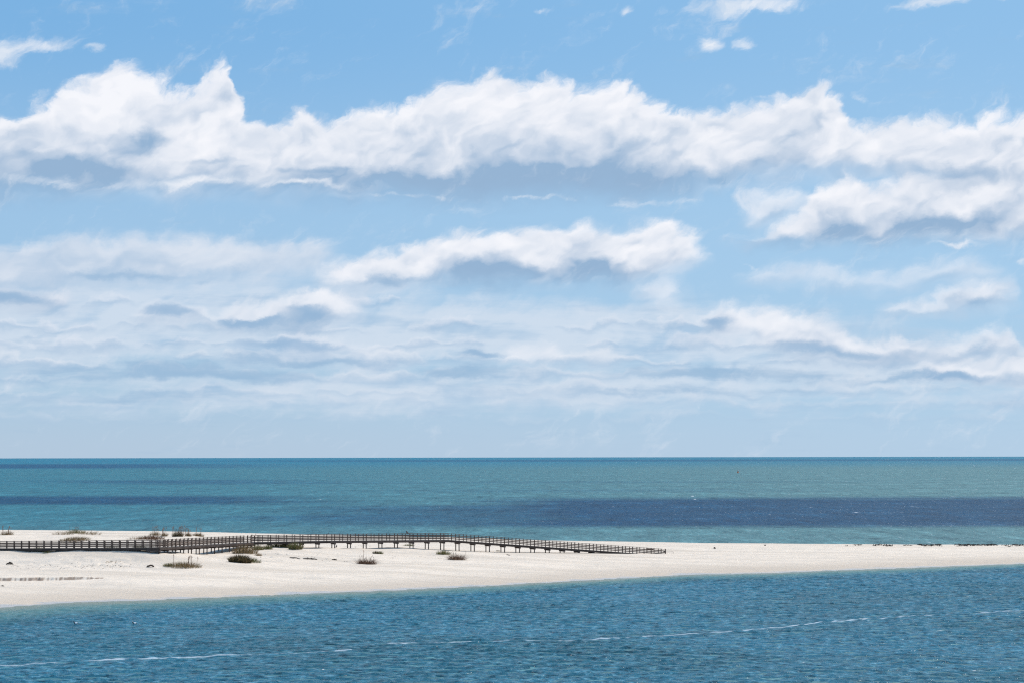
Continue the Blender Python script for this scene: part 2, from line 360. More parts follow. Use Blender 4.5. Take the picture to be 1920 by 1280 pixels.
DP += [(340, 299, 1.9), (400, 308, 2.0), (345, 309.5, 2.35), (390, 317.5, 2.25), (430, 324, 2.3), (465, 330, 2.8), (330, 318, 2.6), (380, 330, 2.6), (420, 310, 1.9),
       (500, 334, 3.15), (545, 336, 3.0), (590, 337, 2.35), (660, 339, 2.3), (720, 341, 2.3), (775, 343, 2.6), (812, 344, 2.1), (841, 345, 1.55), (900, 347, 1.3), (1000, 349.5, 1.25), (1100, 352, 1.0), (1246, 356, .62), (1180, 354, .8), (1350, 358, .7),
       (500, 322, 2.5), (560, 324, 2.2), (640, 326, 1.9), (720, 328, 1.9), (800, 332, 1.6), (460, 310, 1.75), (540, 312, 1.5), (640, 314, 1.3), (740, 318, 1.2), (860, 325, 1.15), (300, 286, 1.0), (150, 286, 1.0), (450, 298, 1.15), (600, 300, 1.1), (0, 286, 1.05),
       (-50, 350, 3.0), (10, 357, 3.8), (75, 358, 3.2), (140, 361, 4.0), (200, 362, 3.1), (255, 357, 3.5), (300, 356, 3.8), (370, 354, 3.6), (440, 352, 2.8), (520, 350, 2.6), (600, 354, 2.1), (720, 356, 2.0),
       (0, 385, 1.9), (150, 388, 1.8), (300, 385, 1.8), (450, 380, 1.7), (600, 380, 1.6), (750, 378, 1.3), (900, 368, 1.15), (1050, 372, 1.05), (1200, 375, 1.0)]
DP = [((a-960)/F*D, D, z) for a, D, z in DP]
def height(x, y, rough=True, dunes=True):
    x = np.asarray(x, float); y = np.asarray(y, float)
    a = az_of(x, y)
    dn = y-np.interp(a, nsx, nsd)+fbm(x/14, y/14, 5, 3)*1.6; df = np.interp(a, fsx, fsd)-y+fbm(x/20, y/20, 9, 2)*1.5
    bn = np.where(dn > 0, .85*(1-np.exp(-np.maximum(dn, 0)/16)), dn*.05)
    bf = np.where(df > 0, 1.05*(1-np.exp(-np.maximum(df, 0)/4)), df*.12)
    base = np.minimum(bn, bf)
    base = np.maximum(base, -2.5)
    ws = np.full(x.shape, .02); zs = ws*np.clip(base, -.3, 1.1)
    for (px, py, pz) in (DP if dunes else ()):
        wt = np.exp(-((x-px)**2+(y-py)**2)/(2*5.2**2)); ws = ws+wt; zs = zs+wt*pz
    dune = zs/ws
    inl = np.clip(np.minimum(dn, df)/14, 0, 1); inl = inl*inl*(3-2*inl)
    h = base*(1-inl)+dune*inl
    if rough:
        hum = np.clip((h-1.3)/1.2, 0, 1)
        h = h+inl*(fbm(x/9, y/9, 21, 4)*(.08+.38*hum)+fbm(x/1.7, y/1.7, 31, 3)*(.015+.05*hum))
        # churned, trodden sand in front of the dune on the left
        ch = np.exp(-((a-150)/110)**4)*np.exp(-((y-(297.5+(150-a)*.01))/3.2)**2)
        h = h+ch*(np.abs(vnoise(x/.9, y/1.4, 77))*.20-.05)
        ch2 = np.exp(-((a-600)/180)**4)*np.exp(-((y-318)/6)**2)
        h = h+ch2*np.maximum(0, vnoise(x/1.6, y/2.0, 78)-.45)*.45
        # small eroded bank on the left foreshore: a real step, fluted
        ys = 277.0+(a-0)*.012+vnoise(x/3, x*0, 41)*.5
        flute = vnoise(x/.55, x*0+3, 42)*.35
        st = np.clip((y-(ys+flute))/.45, 0, 1)
        env = np.clip((205-a)/60, 0, 1)
        h = h+env*(.24*st*np.exp(-np.maximum(y-ys, 0)/9)-.14*(1-st)*np.exp(-np.maximum(ys-y, 0)/7))
    return h
def ground(x, y): return float(height(np.array([x]), np.array([y]))[0])
def hit(px, py, dmin=225, dmax=480):
    """first place where the sight line through a photo point meets the sand (used only to survey where things stand)"""
    d = ray(px, py); D = np.arange(dmin, dmax, .15)
    z = H+d[2]*D; h = height(d[0]*D, D)
    i = np.argmax(h >= z) if (h >= z).any() else len(D)-1
    return Vector((d[0]*D[i], D[i], h[i]))

def grid_mesh(name, xs, ys, zs, mat, attrs=None):
    """xs, ys, zs: (rows, cols)"""
    r, cN = xs.shape
    me = bpy.data.meshes.new(name)
    co = np.stack([xs, ys, zs], -1).reshape(-1, 3).astype(np.float32)
    idx = np.arange(r*cN).reshape(r, cN)
    q = np.stack([idx[:-1, :-1], idx[:-1, 1:], idx[1:, 1:], idx[1:, :-1]], -1).reshape(-1, 4)
    me.vertices.add(len(co)); me.vertices.foreach_set('co', co.ravel())
    me.loops.add(q.size); me.loops.foreach_set('vertex_index', q.ravel().astype(np.int32))
    me.polygons.add(len(q)); me.polygons.foreach_set('loop_start', np.arange(0, q.size, 4, dtype=np.int32))
    me.polygons.foreach_set('use_smooth', np.ones(len(q), bool))
    me.update(calc_edges=True)
    for k_, v in (attrs or {}).items():
        at = me.attributes.new(k_, 'FLOAT', 'POINT'); at.data.foreach_set('value', v.ravel().astype(np.float32))
    me.materials.append(mat)
    o = bpy.data.objects.new(name, me); col.objects.link(o)
    return o

# ------------------------------------------------------------------ sand
m_sand, n, bs = material('white_sand')
tcn = n.node('ShaderNodeNewGeometry'); pos = S(n, tcn.outputs['Position'])
px_, py_, pz_ = n.sep(pos)
al = n.xyz(px_*.94-py_*.34, px_*.34+py_*.94, 0.0)       # along / across the spit
au, av, _ = n.sep(al)
st1 = n.noise(n.xyz(au*.012, av*.16, 0.0), 1, 6, .6)
st2 = n.noise(pos, .35, 7, .6)
cc = n.mix(n.ss(st1, .42, .68), (.87, .73, .585), (.71, .59, .465))
cc = n.mix(n.ss(st2, .42, .75, 0, .7), cc, (.66, .57, .47))
grn = n.noise(pos, 6.0, 5, .7)
cc = n.mix(n.ss(grn, .55, .85, 0, .22), cc, (.55, .50, .44))
sw = n.noise(n.xyz(au*.045, av*.30, 4.0), 1, 5, .6)
wetz = pz_+(st1-.5)*.16+(st2-.5)*.06+(sw-.5)*.45
wet = n.ss(wetz, .16, .06)
cc = n.mix(n.ss(wetz, .78, .25, 0, .85), cc, (.62, .51, .40))
cc = n.mix(wet, cc, (.50, .47, .43))
bk = n.node('ShaderNodeAttribute', attribute_name='bank'); cc = n.mix(S(n, bk.outputs['Fac']), cc, (.30, .215, .16))
n.put(bs.inputs['Base Color'], cc)
n.put(bs.inputs['Roughness'], n.ss(wet, 0.0, 1.0, .95, .55))
n.put(bs.inputs['Specular IOR Level'], n.ss(wet, 0.0, 1.0, .1, .5))
bp = n.node('ShaderNodeBump'); bp.inputs['Distance'].default_value = .35
n.put(bp.inputs['Strength'], n.ss(wet, 0.0, 1.0, .6, .05))
n.put(bp.inputs['Height'], n.noise(n.xyz(au*.22, av*.55, 0.0), 1, 7, .62))
n.t.links.new(bp.outputs[0], bs.inputs['Normal'])
ca = np.linspace(-600, 2520, 1800)
ds = np.concatenate([np.arange(205, 270, .9), np.arange(270, 300, .22), np.arange(300, 372, .38), np.arange(372, 500, .9)])
A, D_ = np.meshgrid(ca, ds); Xg = (A-960)/F*D_
ysb = 277.0+A*.012+vnoise(Xg/3, Xg*0, 41)*.5+vnoise(Xg/.55, Xg*0+3, 42)*.35
bank = np.exp(-((D_-ysb-.15)/(.75+.55*vnoise(Xg/.5, Xg*0+8, 55)))**2)*np.clip((212-A)/20, 0, 1)*np.clip((vnoise(Xg/.22+D_*.6, D_/1.2, 51)+vnoise(Xg/1.6, Xg*0, 52)*.6+.50)*1.6, 0, 1)*.9
o = grid_mesh('sand', Xg, D_, height(Xg, D_), m_sand, {'bank': bank}); tag(o, 'pale sand spit with low dunes lying between bay and gulf', 'sand', kind='structure')
del o['category']

# ------------------------------------------------------------------ open water beyond the spit
m_sea, n, bs = material('gulf_water')
g = n.node('ShaderNodeNewGeometry'); pos = S(n, g.outputs['Position']); px_, py_, pz_ = n.sep(pos)
dn_ = n.m('DIVIDE', 67200.0, n.m('MAXIMUM', py_, 250.0))         # colour bands run parallel to the shore; their spacing widens seaward
bend = (n.noise(n.xyz(px_*.0012, py_*.0003, 0.0), 1, 5, .6)-.5)*dn_*.09
q = dn_+bend
az_ = px_/n.m('MAXIMUM', py_, 250.0)*4.0                          # bearing, -0.96 .. 0.96 in view
teal, green, turq, navy, indigo = (.036, .165, .205), (.098, .210, .215), (.016, .170, .250), (.007, .070, .145), (.001, .045, .108)
wc = n.mix(n.ss(az_, -.9, .9), teal, green)
wc = n.mix(n.ss(q, 26, 4), wc, turq)
wc = n.mix(n.ss(q, 105, 150, 0, .45), wc, (.095, .20, .21))
rg = n.noise(n.xyz(px_*.008, py_*.020, 3.0), 1, 7, .72)
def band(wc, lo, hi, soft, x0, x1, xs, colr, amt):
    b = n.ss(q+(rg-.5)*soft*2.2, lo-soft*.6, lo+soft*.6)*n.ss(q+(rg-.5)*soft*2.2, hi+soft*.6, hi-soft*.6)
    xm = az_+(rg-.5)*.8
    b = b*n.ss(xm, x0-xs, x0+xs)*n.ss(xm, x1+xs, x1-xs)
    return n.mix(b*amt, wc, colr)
wc = band(wc, 12, 20, 2.5, -3, -.55, .25, navy, .85)
wc = band(wc, 5.5, 9, 1.0, -.5, 3, .5, navy, .6)
wc = band(wc, 42, 49, 3, -.85, -.40, .18, navy, .6)
wc = band(wc, 46, 49, 2, -.4, .6, .3, navy, .25)
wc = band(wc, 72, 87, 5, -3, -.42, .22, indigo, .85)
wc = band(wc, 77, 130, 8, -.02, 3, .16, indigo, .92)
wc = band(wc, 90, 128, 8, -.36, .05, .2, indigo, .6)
wc = band(wc, 60, 66, 4, -.2, .5, .3, navy, .2)
wc = band(wc, 108, 118, 4, -.5, -.2, .2, navy, .45)
# short chop: patchy tone; whitecaps and sun sparkle both painted as white flecks
ch = n.noise(n.xyz(px_*.008, py_*.022, 0.0), 1, 6, .7)
k1 = n.noise(n.xyz(px_*1.1, py_*.32, 5.0), 1, 3, .6)-.5
k2 = n.noise(n.xyz(px_*.40, py_*.085, 6.0), 1, 3, .6)-.5
k3 = n.noise(n.xyz(px_*.12, py_*.020, 7.0), 1, 3, .6)-.5
kk = k1+k2+k3+(ch-.5)*.5
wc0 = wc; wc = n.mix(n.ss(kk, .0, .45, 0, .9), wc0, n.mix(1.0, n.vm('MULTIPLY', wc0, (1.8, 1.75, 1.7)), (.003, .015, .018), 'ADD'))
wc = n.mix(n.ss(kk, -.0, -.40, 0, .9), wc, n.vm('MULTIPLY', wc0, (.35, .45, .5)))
j1 = n.noise(n.xyz(px_*1.7, py_*.5, 15.0), 1, 2, .5)
j2 = n.noise(n.xyz(px_*.45, py_*.03, 16.0), 1, 2, .5)
cap_sparkle = n.ss(n.m('MAXIMUM', j1, j2-.035)+(ch-.5)*.3+n.ss(az_, -.6, 1.0, 0, .06), .73, .80)
wc = n.mix(cap_sparkle*.9, wc, (.8, .8, .8))
bp = n.node('ShaderNodeBump'); bp.inputs['Distance'].default_value = .6; bp.inputs['Strength'].default_value = .9
n.put(bp.inputs['Height'], n.noise(n.xyz(px_*.35, py_*.6, 0.0), 1, 6, .6))
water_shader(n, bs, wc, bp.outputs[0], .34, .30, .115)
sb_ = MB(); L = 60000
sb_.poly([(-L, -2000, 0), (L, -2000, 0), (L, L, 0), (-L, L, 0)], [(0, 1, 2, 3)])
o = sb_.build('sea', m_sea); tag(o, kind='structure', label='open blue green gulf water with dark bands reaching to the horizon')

# ------------------------------------------------------------------ bay water in front: real waves
m_bay, n, bs = material('bay_water')
g = n.node('ShaderNodeNewGeometry'); pos = S(n, g.outputs['Position']); px_, py_, pz_ = n.sep(pos)
at = n.node('ShaderNodeAttribute', attribute_name='shallow'); sh_ = S(n, at.outputs['Fac'])
at = n.node('ShaderNodeAttribute', attribute_name='foam'); fo_ = S(n, at.outputs['Fac'])
big = n.noise(n.xyz(px_*.022, py_*.03, 0.0), 1, 6, .68)
md = n.noise(n.xyz(px_*.30, py_*.22, 4.0), 1, 9, .72)
mf = n.noise(n.xyz(px_*.95, py_*.95, 8.0), 1, 4, .68)  # fine ripples: sky highlights and dark dashes painted into the colour
wc = n.mix(n.ss(big, .38, .62), (.007, .068, .092), (.024, .138, .205))
wc = n.mix(n.ss(md, .35, .7, 0, .9), wc, (.038, .172, .235))
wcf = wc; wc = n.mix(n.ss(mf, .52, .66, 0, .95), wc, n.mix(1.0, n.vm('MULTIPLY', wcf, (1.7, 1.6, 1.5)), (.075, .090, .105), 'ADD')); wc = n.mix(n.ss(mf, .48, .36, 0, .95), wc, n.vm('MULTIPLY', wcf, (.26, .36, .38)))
shn = sh_+(big-.5)*.5*sh_
wc = n.mix(n.ss(shn, .05, .75, 0, .9), wc, (.13, .25, .225))
wc = n.mix(n.ss(shn, .62, .98, 0, .85), wc, (.26, .27, .20))
fm = n.ss(fo_+(n.noise(n.xyz(px_*.7, py_*.5, 1.0), 1, 6, .7)-.5)*.35, .22, 1.15)
wc = n.mix(fm*.78, wc, (.66, .74, .78))
bp = n.node('ShaderNodeBump'); bp.inputs['Distance'].default_value = .14; bp.inputs['Strength'].default_value = .9
n.put(bp.inputs['Height'], n.noise(pos, 2.4, 5, .62))
water_shader(n, bs, wc, bp.outputs[0], .16, .42, .36)
ca = np.linspace(-330, 2250, 1250)
ds = np.concatenate([np.arange(100, 138, .8), np.arange(138, 200, .20), np.arange(200, 350, .30)])
A, D_ = np.meshgrid(ca, ds); Xg = (A-960)/F*D_
zz = np.zeros_like(Xg)
hh = height(Xg, D_, False, False)
shallow = np.clip(1+hh/np.interp(A, [0, 500, 1920], [1.5, 1.0, .8]), 0, 1)
calm = 1-.75*np.clip((shallow-.55)/.45, 0, 1)
for i in range(56):
    lam = .50*(3.6/.50)**(i/55)*rng.uniform(.9, 1.1); th = R(90)+rng.normal(0, .75)+R(20)
    kx, ky = 2*math.pi/lam*math.cos(th), 2*math.pi/lam*math.sin(th)
    zz += .0066*lam**.62*np.sin(kx*Xg+ky*D_+rng.uniform(0, 6.28))
gust = 1+.45*fbm(Xg/18, D_/25, 61, 3)
zz = zz*calm*gust
FL = [([(-100, 1246), (0, 1243), (105, 1238), (210, 1231), (300, 1229), (420, 1224), (560, 1219), (660, 1214)], 1.0), ([(700, 1203), (780, 1200), (880, 1198), (960, 1196), (1060, 1196), (1180, 1191)], 1.0),
      ([(1180, 1191), (1300, 1183.5), (1400, 1177), (1490, 1168), (1560, 1160), (1640, 1156), (1720, 1150), (1800, 1146), (1920, 1140), (2100, 1130)], 1.25)]
foam = np.zeros_like(Xg)
for pts, kf in FL:
    xa = np.array([p[0] for p in pts], float); da = np.array([(H-.1)*F/(p[1]-(HZ+tilt(p[0]))) for p in pts])
    dist = np.abs(D_-np.interp(A, xa, da)-fbm(A/40, A*0, 3, 3)*.8)
    inr = (A > xa[0]) & (A < xa[-1])
    foam = np.maximum(foam, inr*kf*np.exp(-(dist/.42)**2)*(.85+.35*fbm(A/120, A*0, 88, 3)))
edge = (np.abs(hh+.02) < .03)*.6
foam = np.maximum(foam, edge*(.5+.8*fbm(A/90, A*0, 12, 3)))
o = grid_mesh('bay_water', Xg, D_, zz+.04, m_bay, {'shallow': shallow, 'foam': foam}); tag(o, kind='structure', label='rippled blue bay water in front of the sand spit')

# ------------------------------------------------------------------ wood
def wood(name, a, b, r=.85):
    m, n, bs = material(name)
    g = n.node('ShaderNodeNewGeometry'); pos = S(n, g.outputs['Position'])
    f1 = n.noise(pos, 1.1, 5, .6); f2 = n.noise(n.vm('MULTIPLY', pos, (6.0, 6.0, 30.0)), 1, 4, .6)
    oi = n.node('ShaderNodeObjectInfo'); rnd = S(n, oi.outputs['Random'])
    c = n.mix(n.ss(f1+(rnd-.5)*.35+(f2-.5)*.3, .3, .7), a, b)
    n.put(bs.inputs['Base Color'], c); bs.inputs['Roughness'].default_value = r; bs.inputs['Specular IOR Level'].default_value = .25
    return m
m_post = wood('weathered_post_wood', (.070, .050, .040), (.155, .118, .096))
m_rail = wood('weathered_rail_wood', (.12, .086, .068), (.24, .18, .145))
m_deck = wood('deck_board_wood', (.15, .125, .105), (.26, .22, .19))
m_pile = wood('dark_pile_wood', (.06, .045, .038), (.12, .09, .075))  # darker wood tone for piles, crossbeams and stringers

# ------------------------------------------------------------------ boardwalk
RH = 1.02; FB = .30; BW = 1.8
def at_px(a, D): return ((a-960)/F*D, D)
# stations of the near (left-hand) edge: bearing column, distance, rail-top row
SEG = [
    dict(p=[(-430, 326, 1017), (0, 311, 1013.7), (300, 303, 1011.6)], sp=1.22, piles=False),
    dict(p=[(300, 303, 1011.6), (478, 333, 1002.8)], sp=1.28, piles=True),
    dict(p=[(478, 333, 1002.8), (620, 337.5, 1000.2), (841, 344.5, 998.4), (1246, 356, 1028.0)], sp=1.28, piles=True),
]
bw = empty('boardwalk', (*at_px(841, 345.5), 1.5)); BL = Vector(bw.location)
tag(bw, 'long weathered wooden boardwalk with railings zigzagging over the white dunes', 'boardwalk')
inv = Matrix.Translation(-BL)
def part(mb, name, mat, **kw):
    mb.v = [tuple(Vector(v)-BL) for v in mb.v]
    o = mb.build(name, mat, bw)
    for k_, v in kw.items(): o[k_] = v
    return o
def zrail(a, D, y): return H-(y-(HZ+tilt(a)))*D/F*(1)      # height of a photo row at that distance
back_posts = MB(); nfront = 0
for si, sg in enumerate(SEG):
    P3 = [Vector((*at_px(a, D), zrail(a, D, y))) for a, D, y in sg['p']]
    if si == 2:   # straight in plan
        e0, e1 = P3[0], P3[-1]
        for i in (1, 2):
            tt = (P3[i].x-e0.x)/(e1.x-e0.x); P3[i].y = e0.y+(e1.y-e0.y)*tt
    pl = P3
    dirs = (pl[-1]-pl[0]); dirs.z = 0; dr = dirs.normalized(); nr = Vector((-dr.y, dr.x, 0)); ang = math.atan2(dr.y, dr.x)
    cum = [0]
    for i in range(1, len(pl)): cum.append(cum[-1]+(pl[i].xy-pl[i-1].xy).length)
    def pt(s_, side):
        s_ = min(max(s_, 0), cum[-1]); i = 0
        while i < len(cum)-2 and s_ > cum[i+1]: i += 1
        f = (s_-cum[i])/(cum[i+1]-cum[i]); p = pl[i].lerp(pl[i+1], f)
        return p+nr*(BW*side)
    Ltot = cum[-1]
    # deck: individual boards in one mesh, with side stringers
    dk_ = MB(); s_ = 0
    while s_ < Ltot-.1:
        p = pt(s_+.07, 0)-Vector((0, 0, RH+.02+random.uniform(0, .006))); q_ = pt(s_+.07, 1)-Vector((0, 0, RH+.02))
        dk_.bar(p-nr*.06, q_+nr*.06, .135, .04); s_ += .148
    part(dk_, 'deck', m_deck)
    for side in (0, 1):
        off = nr*(-.09 if side == 0 else .09)
        for i in range(len(pl)-1):
            a_ = pl[i]+nr*BW*side+off-Vector((0, 0, RH+.04+FB/2)); b_ = pl[i+1]+nr*BW*side+off-Vector((0, 0, RH+.04+FB/2))
            mb = MB(); mb.bar(a_, b_, .05, FB); part(mb, 'stringer', m_pile)
            for j, (dz, hh_) in enumerate(((0, .07), (.27, .13), (.52, .13), (.77, .13))):
                mb = MB()
                if j == 0: mb.bar(pl[i]+nr*BW*side, pl[i+1]+nr*BW*side, .15, .045)
                else:
                    oo = nr*(.065 if side == 0 else -.065)
                    p0 = pl[i]+nr*BW*side+oo-Vector((0, 0, dz)); p1 = pl[i+1]+nr*BW*side+oo-Vector((0, 0, dz))
                    mb.bar(p0, p1, .04, hh_)
                part(mb, 'top_rail' if j == 0 else 'rail', m_rail)
    npst = int(round(Ltot/sg['sp']))
    for k_ in range(npst+1):
        if si == 2 and k_ == 0: continue
        if si == 1 and k_ == 0: continue
        s_ = Ltot*k_/npst
        for side in (0, 1):
            p = pt(s_, side); gz = ground(p.x, p.y)
            z0 = p.z-RH-FB-.06
            if k_ == npst and si == 2: z0 = min(z0, gz-.3)
            mb = back_posts if side else MB()
            w_ = .105 if k_ % 2 else .125
            mb.post(p.x, p.y, z0, p.z+.05+random.uniform(0, .03), w_, ang, (random.uniform(-.015, .015), random.uniform(-.01, .01)))
            if not side and az_of(p.x, p.y) > -12:
                part(mb, 'post', m_post); nfront += 1
            elif not side:
                back_posts.v += []; b0 = len(back_posts.v); back_posts.v += mb.v; back_posts.f += [[b0+i for i in f] for f in mb.f]; back_posts.mi += mb.mi
    if sg['piles']:
        nb = npst//2
        for k_ in range(0, nb+1):
            s_ = min(Ltot, 2*k_*Ltot/npst)
            pa, pb = pt(s_, 0), pt(s_, 1)
            ub = pa.z-RH-.04-FB
            if ub < ground(pa.x, pa.y)-.15: continue
            mb = MB(); mb.bar(pa-nr*.22-Vector((0, 0, RH+.04+FB+.10)), pb+nr*.22-Vector((0, 0, RH+.04+FB+.10)), .30, .20); part(mb, 'crossbeam', m_pile)
            for p in (pa, pb):
                gz = ground(p.x, p.y)
                if ub-.2 < gz+.02: continue
                mb = MB(); n8 = 8; r_ = .085
                rings = [(Vector((p.x, p.y, gz-.6)), Vector((r_, 0, 0)), Vector((0, r_, 0)), 0), (Vector((p.x+random.uniform(-.02, .02), p.y, ub-.2)), Vector((r_*.95, 0, 0)), Vector((0, r_*.95, 0)), 0)]
                mb.loft(rings, n8); part(mb, 'pile', m_pile)
part(back_posts, 'post', m_post, kind='stuff')
# crossed boards filling the top gap near the far end, and the loose pole beyond it
e = pl[-1]; e0 = pl[-2]; dd = (e-e0).normalized()
mb = MB(); mb.bar(e-dd*3.5-nr*.075-Vector((0, 0, .13)), e-dd*2.2-nr*.075-Vector((0, 0, .13)), .03, .17); part(mb, 'infill_board', m_rail)
mb = MB(); mb.bar(e-dd*.45-nr*.12-Vector((0, 0, .47)), e-dd*.05-nr*.12-Vector((0, 0, .42)), .09, .20); part(mb, 'end_bracket', m_pile)
mb = MB(); mb.bar(e-dd*.1-nr*.12-Vector((0, 0, .43)), e+dr*1.35-nr*.12-Vector((0, 0, .42)), .05, .05); mb.bar(e+dr*1.35-nr*.12-Vector((0, 0, .42)), e+dr*1.35-nr*.12-Vector((0, 0, ground(e.x+1.35, e.y)*0+.85)), .045, .045); part(mb, 'gate_bar', m_rail)
# heavier newel posts at the landing where the walk turns
c0 = Vector((*at_px(478, 333), 0)); zt = zrail(478, 333, 1002.8)
for dx_, dy_ in ((-.5, .2), (-.9, -1.1), (.55, .18)):
    mb = MB(); mb.post(c0.x+dx_, c0.y+dy_, zt-RH-FB-1.4, zt+.12, .16, .3); part(mb, 'newel_post', m_post)

# ------------------------------------------------------------------ dune plants
def leafmat(name, a, b, c2=None):
    m, n, bs = material(name)
    g = n.node('ShaderNodeNewGeometry'); pos = S(n, g.outputs['Position'])
    f1 = n.noise(pos, 3.0, 4, .7); rp = S(n, g.outputs['Random Per Island'])
    c = n.mix(n.ss(f1*.5+rp*.6, .25, .8), a, b)
    if c2: c = n.mix(n.ss(rp, .72, .8), c, c2)
    n.put(bs.inputs['Base Color'], c); bs.inputs['Roughness'].default_value = .7; bs.inputs['Specular IOR Level'].default_value = .2
    tr = n.node('ShaderNodeBsdfTranslucent'); n.put(tr.inputs['Color'], c); mx = n.node('ShaderNodeMixShader'); mx.inputs[0].default_value = .42
    o = [q for q in n.t.nodes if q.type == 'OUTPUT_MATERIAL'][0]; n.t.links.new(bs.outputs[0], mx.inputs[1]); n.t.links.new(tr.outputs[0], mx.inputs[2]); n.t.links.new(mx.outputs[0], o.inputs['Surface'])
    return m
m_green = leafmat('green_dune_grass', (.10, .12, .04), (.20, .19, .08), (.30, .22, .12))
m_brown = leafmat('dry_dune_grass', (.20, .13, .065), (.34, .24, .13), (.12, .12, .05))
m_darkg = leafmat('dark_dune_shrub', (.062, .058, .028), (.15, .118, .06), (.26, .18, .10))
m_redb = leafmat('withered_shrub', (.14, .075, .05), (.27, .17, .115), (.07, .055, .04))
m_oat = leafmat('seed_head_straw', (.34, .19, .13), (.46, .30, .20))
def blades(mb, cx, cy, rx, ry, n_, h, lean, wv, wind=(.0, .0), base_z=None, dome=True, curl=.5):
    """blade tips spread over an elliptical patch; every blade is a bent tapering strip"""
    for _ in range(n_):
        a = random.uniform(0, 6.283); r = random.random()**.6
        x = cx+rx*r*math.cos(a); y = cy+ry*r*math.sin(a)
        z = ground_fast(x, y)-.03
        hh_ = h*(1-.55*r*r if dome else 1)*random.uniform(.55, 1.1)
        ox, oy = math.cos(a)*lean*r+random.gauss(0, .25)*lean+wind[0], math.sin(a)*lean*r+random.gauss(0, .25)*lean+wind[1]
        wd = wv*random.uniform(.6, 1.3); ta = random.uniform(0, 3.14); tx, ty = math.cos(ta)*wd/2, math.sin(ta)*wd/2
        pts = []
        for k_, f in enumerate((0, .4, .75)):
            cxk, cyk = x+ox*hh_*f**1.6, y+oy*hh_*f**1.6; zk = z+hh_*(f-curl*.25*f*f)
            ww = (1, .8, .5)[k_]
            pts += [(cxk-tx*ww, cyk-ty*ww, zk), (cxk+tx*ww, cyk+ty*ww, zk)]
        pts.append((x+ox*hh_*1.15, y+oy*hh_*1.15, z+hh_*(1-curl*.35)))
        mb.poly(pts, [(0, 1, 3, 2), (2, 3, 5, 4), (4, 5, 6)])
_gc = {}
def ground_fast(x, y):
    """cached bilinear ground height on a half metre lattice"""
    i, j = math.floor(x*2), math.floor(y*2)
    def gg(a, b):
        if (a, b) not in _gc: _gc[(a, b)] = None; need.append((a, b))
        return _gc[(a, b)]
    need = []
    for a in (i, i+1):
        for b in (j, j+1): gg(a, b)
    if need:
        # fill a whole neighbourhood at once
        aa, bb = np.meshgrid(np.arange(i-6, i+8), np.arange(j-6, j+8)); zz_ = height(aa/2.0, bb/2.0)
        for a, b, z in zip(aa.ravel(), bb.ravel(), zz_.ravel()): _gc[(int(a), int(b))] = float(z)
    fx, fy = x*2-i, y*2-j
    return (_gc[(i, j)]*(1-fx)+_gc[(i+1, j)]*fx)*(1-fy)+(_gc[(i, j+1)]*(1-fx)+_gc[(i+1, j+1)]*fx)*fy
def recenter(o, loc):
    me = o.data; L_ = Vector(loc)
    co = np.empty(len(me.vertices)*3, np.float32); me.vertices.foreach_get('co', co); co = co.reshape(-1, 3)-np.array(loc, np.float32)
    me.vertices.foreach_set('co', co.ravel()); me.update()
def tuft(name, label, cat, px, py, wpx, hpx, mat, n_=150, lean=.6, wv=.035, oats=0, oat_h=1.4, wind=(.1, 0), group=None, ry=None, D=None, curl=.5, woody=False, oat_spread=.5):
    p = hit(px, py) if D is None else Vector(((px-960)/F*D, D, ground(((px-960)/F*D), D)))
    s_ = F/p.y; rx = wpx/2/s_*1.22; h = hpx/s_*1.38; n_ = int(n_*1.7)
    root = empty(name, p); tag(root, label, cat, group)
    mb = MB()
    blades(mb, p.x, p.y, rx*.85, (ry or max(.35, rx*.6)), n_, h, lean, wv, wind, curl=curl)
    o = mb.build('foliage', mat, root); recenter(o, p)
    if woody:
        mb = MB()
        for _ in range(9):
            a = random.uniform(0, 6.28); l_ = random.uniform(.5, 1.0)
            b0 = Vector((p.x+random.uniform(-rx, rx)*.6, p.y+random.uniform(-.3, .3), 0)); b0.z = ground_fast(b0.x, b0.y)-.05
            b1 = b0+Vector((math.cos(a)*rx*.5*l_, math.sin(a)*.4, h*l_)); mb.bar(b0, b1, .05, .05, t=.4)
            b2 = b1+Vector((random.uniform(-.3, .3), random.uniform(-.2, .2), h*.3)); mb.bar(b1, b2, .03, .03, t=.4)
        o = mb.build('stem', m_redb, root); recenter(o, p)
    if oats:
        ms, mh = MB(), MB()
        for _ in range(oats):
            x = p.x+random.uniform(-1, 1)*rx*oat_spread; y = p.y+random.uniform(-.4, .4); z = ground_fast(x, y)
            hh_ = oat_h*random.uniform(.65, 1.0); lx = random.uniform(-.12, .22)*hh_
            a_ = Vector((x, y, z)); b_ = Vector((x+lx*.5, y, z+hh_*.6)); c_ = Vector((x+lx, y, z+hh_))
            ms.bar(a_, b_, .040, .040); ms.bar(b_, c_, .034, .034)
            for k_ in range(5):       # drooping one-sided seed head
                q0 = c_+Vector((.02*k_, 0, -.07*k_+.08)); mh.bar(q0, q0+Vector((random.uniform(.02, .09), random.uniform(-.03, .03), -.10)), .05, .03, t=.3)
        o = ms.build('stalk', m_oat, root); recenter(o, p); o = mh.build('seed_head', m_oat, root); recenter(o, p)
    return root
G1 = 'grass tufts on the dunes behind the boardwalk'; G2 = 'grass tufts on the sand before the boardwalk'
T = tuft
T('grass_tuft', 'brown grass tuft with tall pink seed stalks at the far left edge', 'grass tuft', 12, 1002, 26, 8, m_brown, 190, oats=9, oat_h=2.0, group=G1)
T('grass_tuft', 'low sparse grass left of the seed stalks on the second dune from the left', 'grass tuft', 118, 1001.5, 40, 8, m_brown, 150, lean=1.2, group=G1)
T('grass_tuft', 'green and brown tuft with a thin cluster of seed stalks on the second dune crest', 'grass tuft', 142, 999, 34, 9, m_green, 240, oats=7, oat_h=1.7, group=G1)
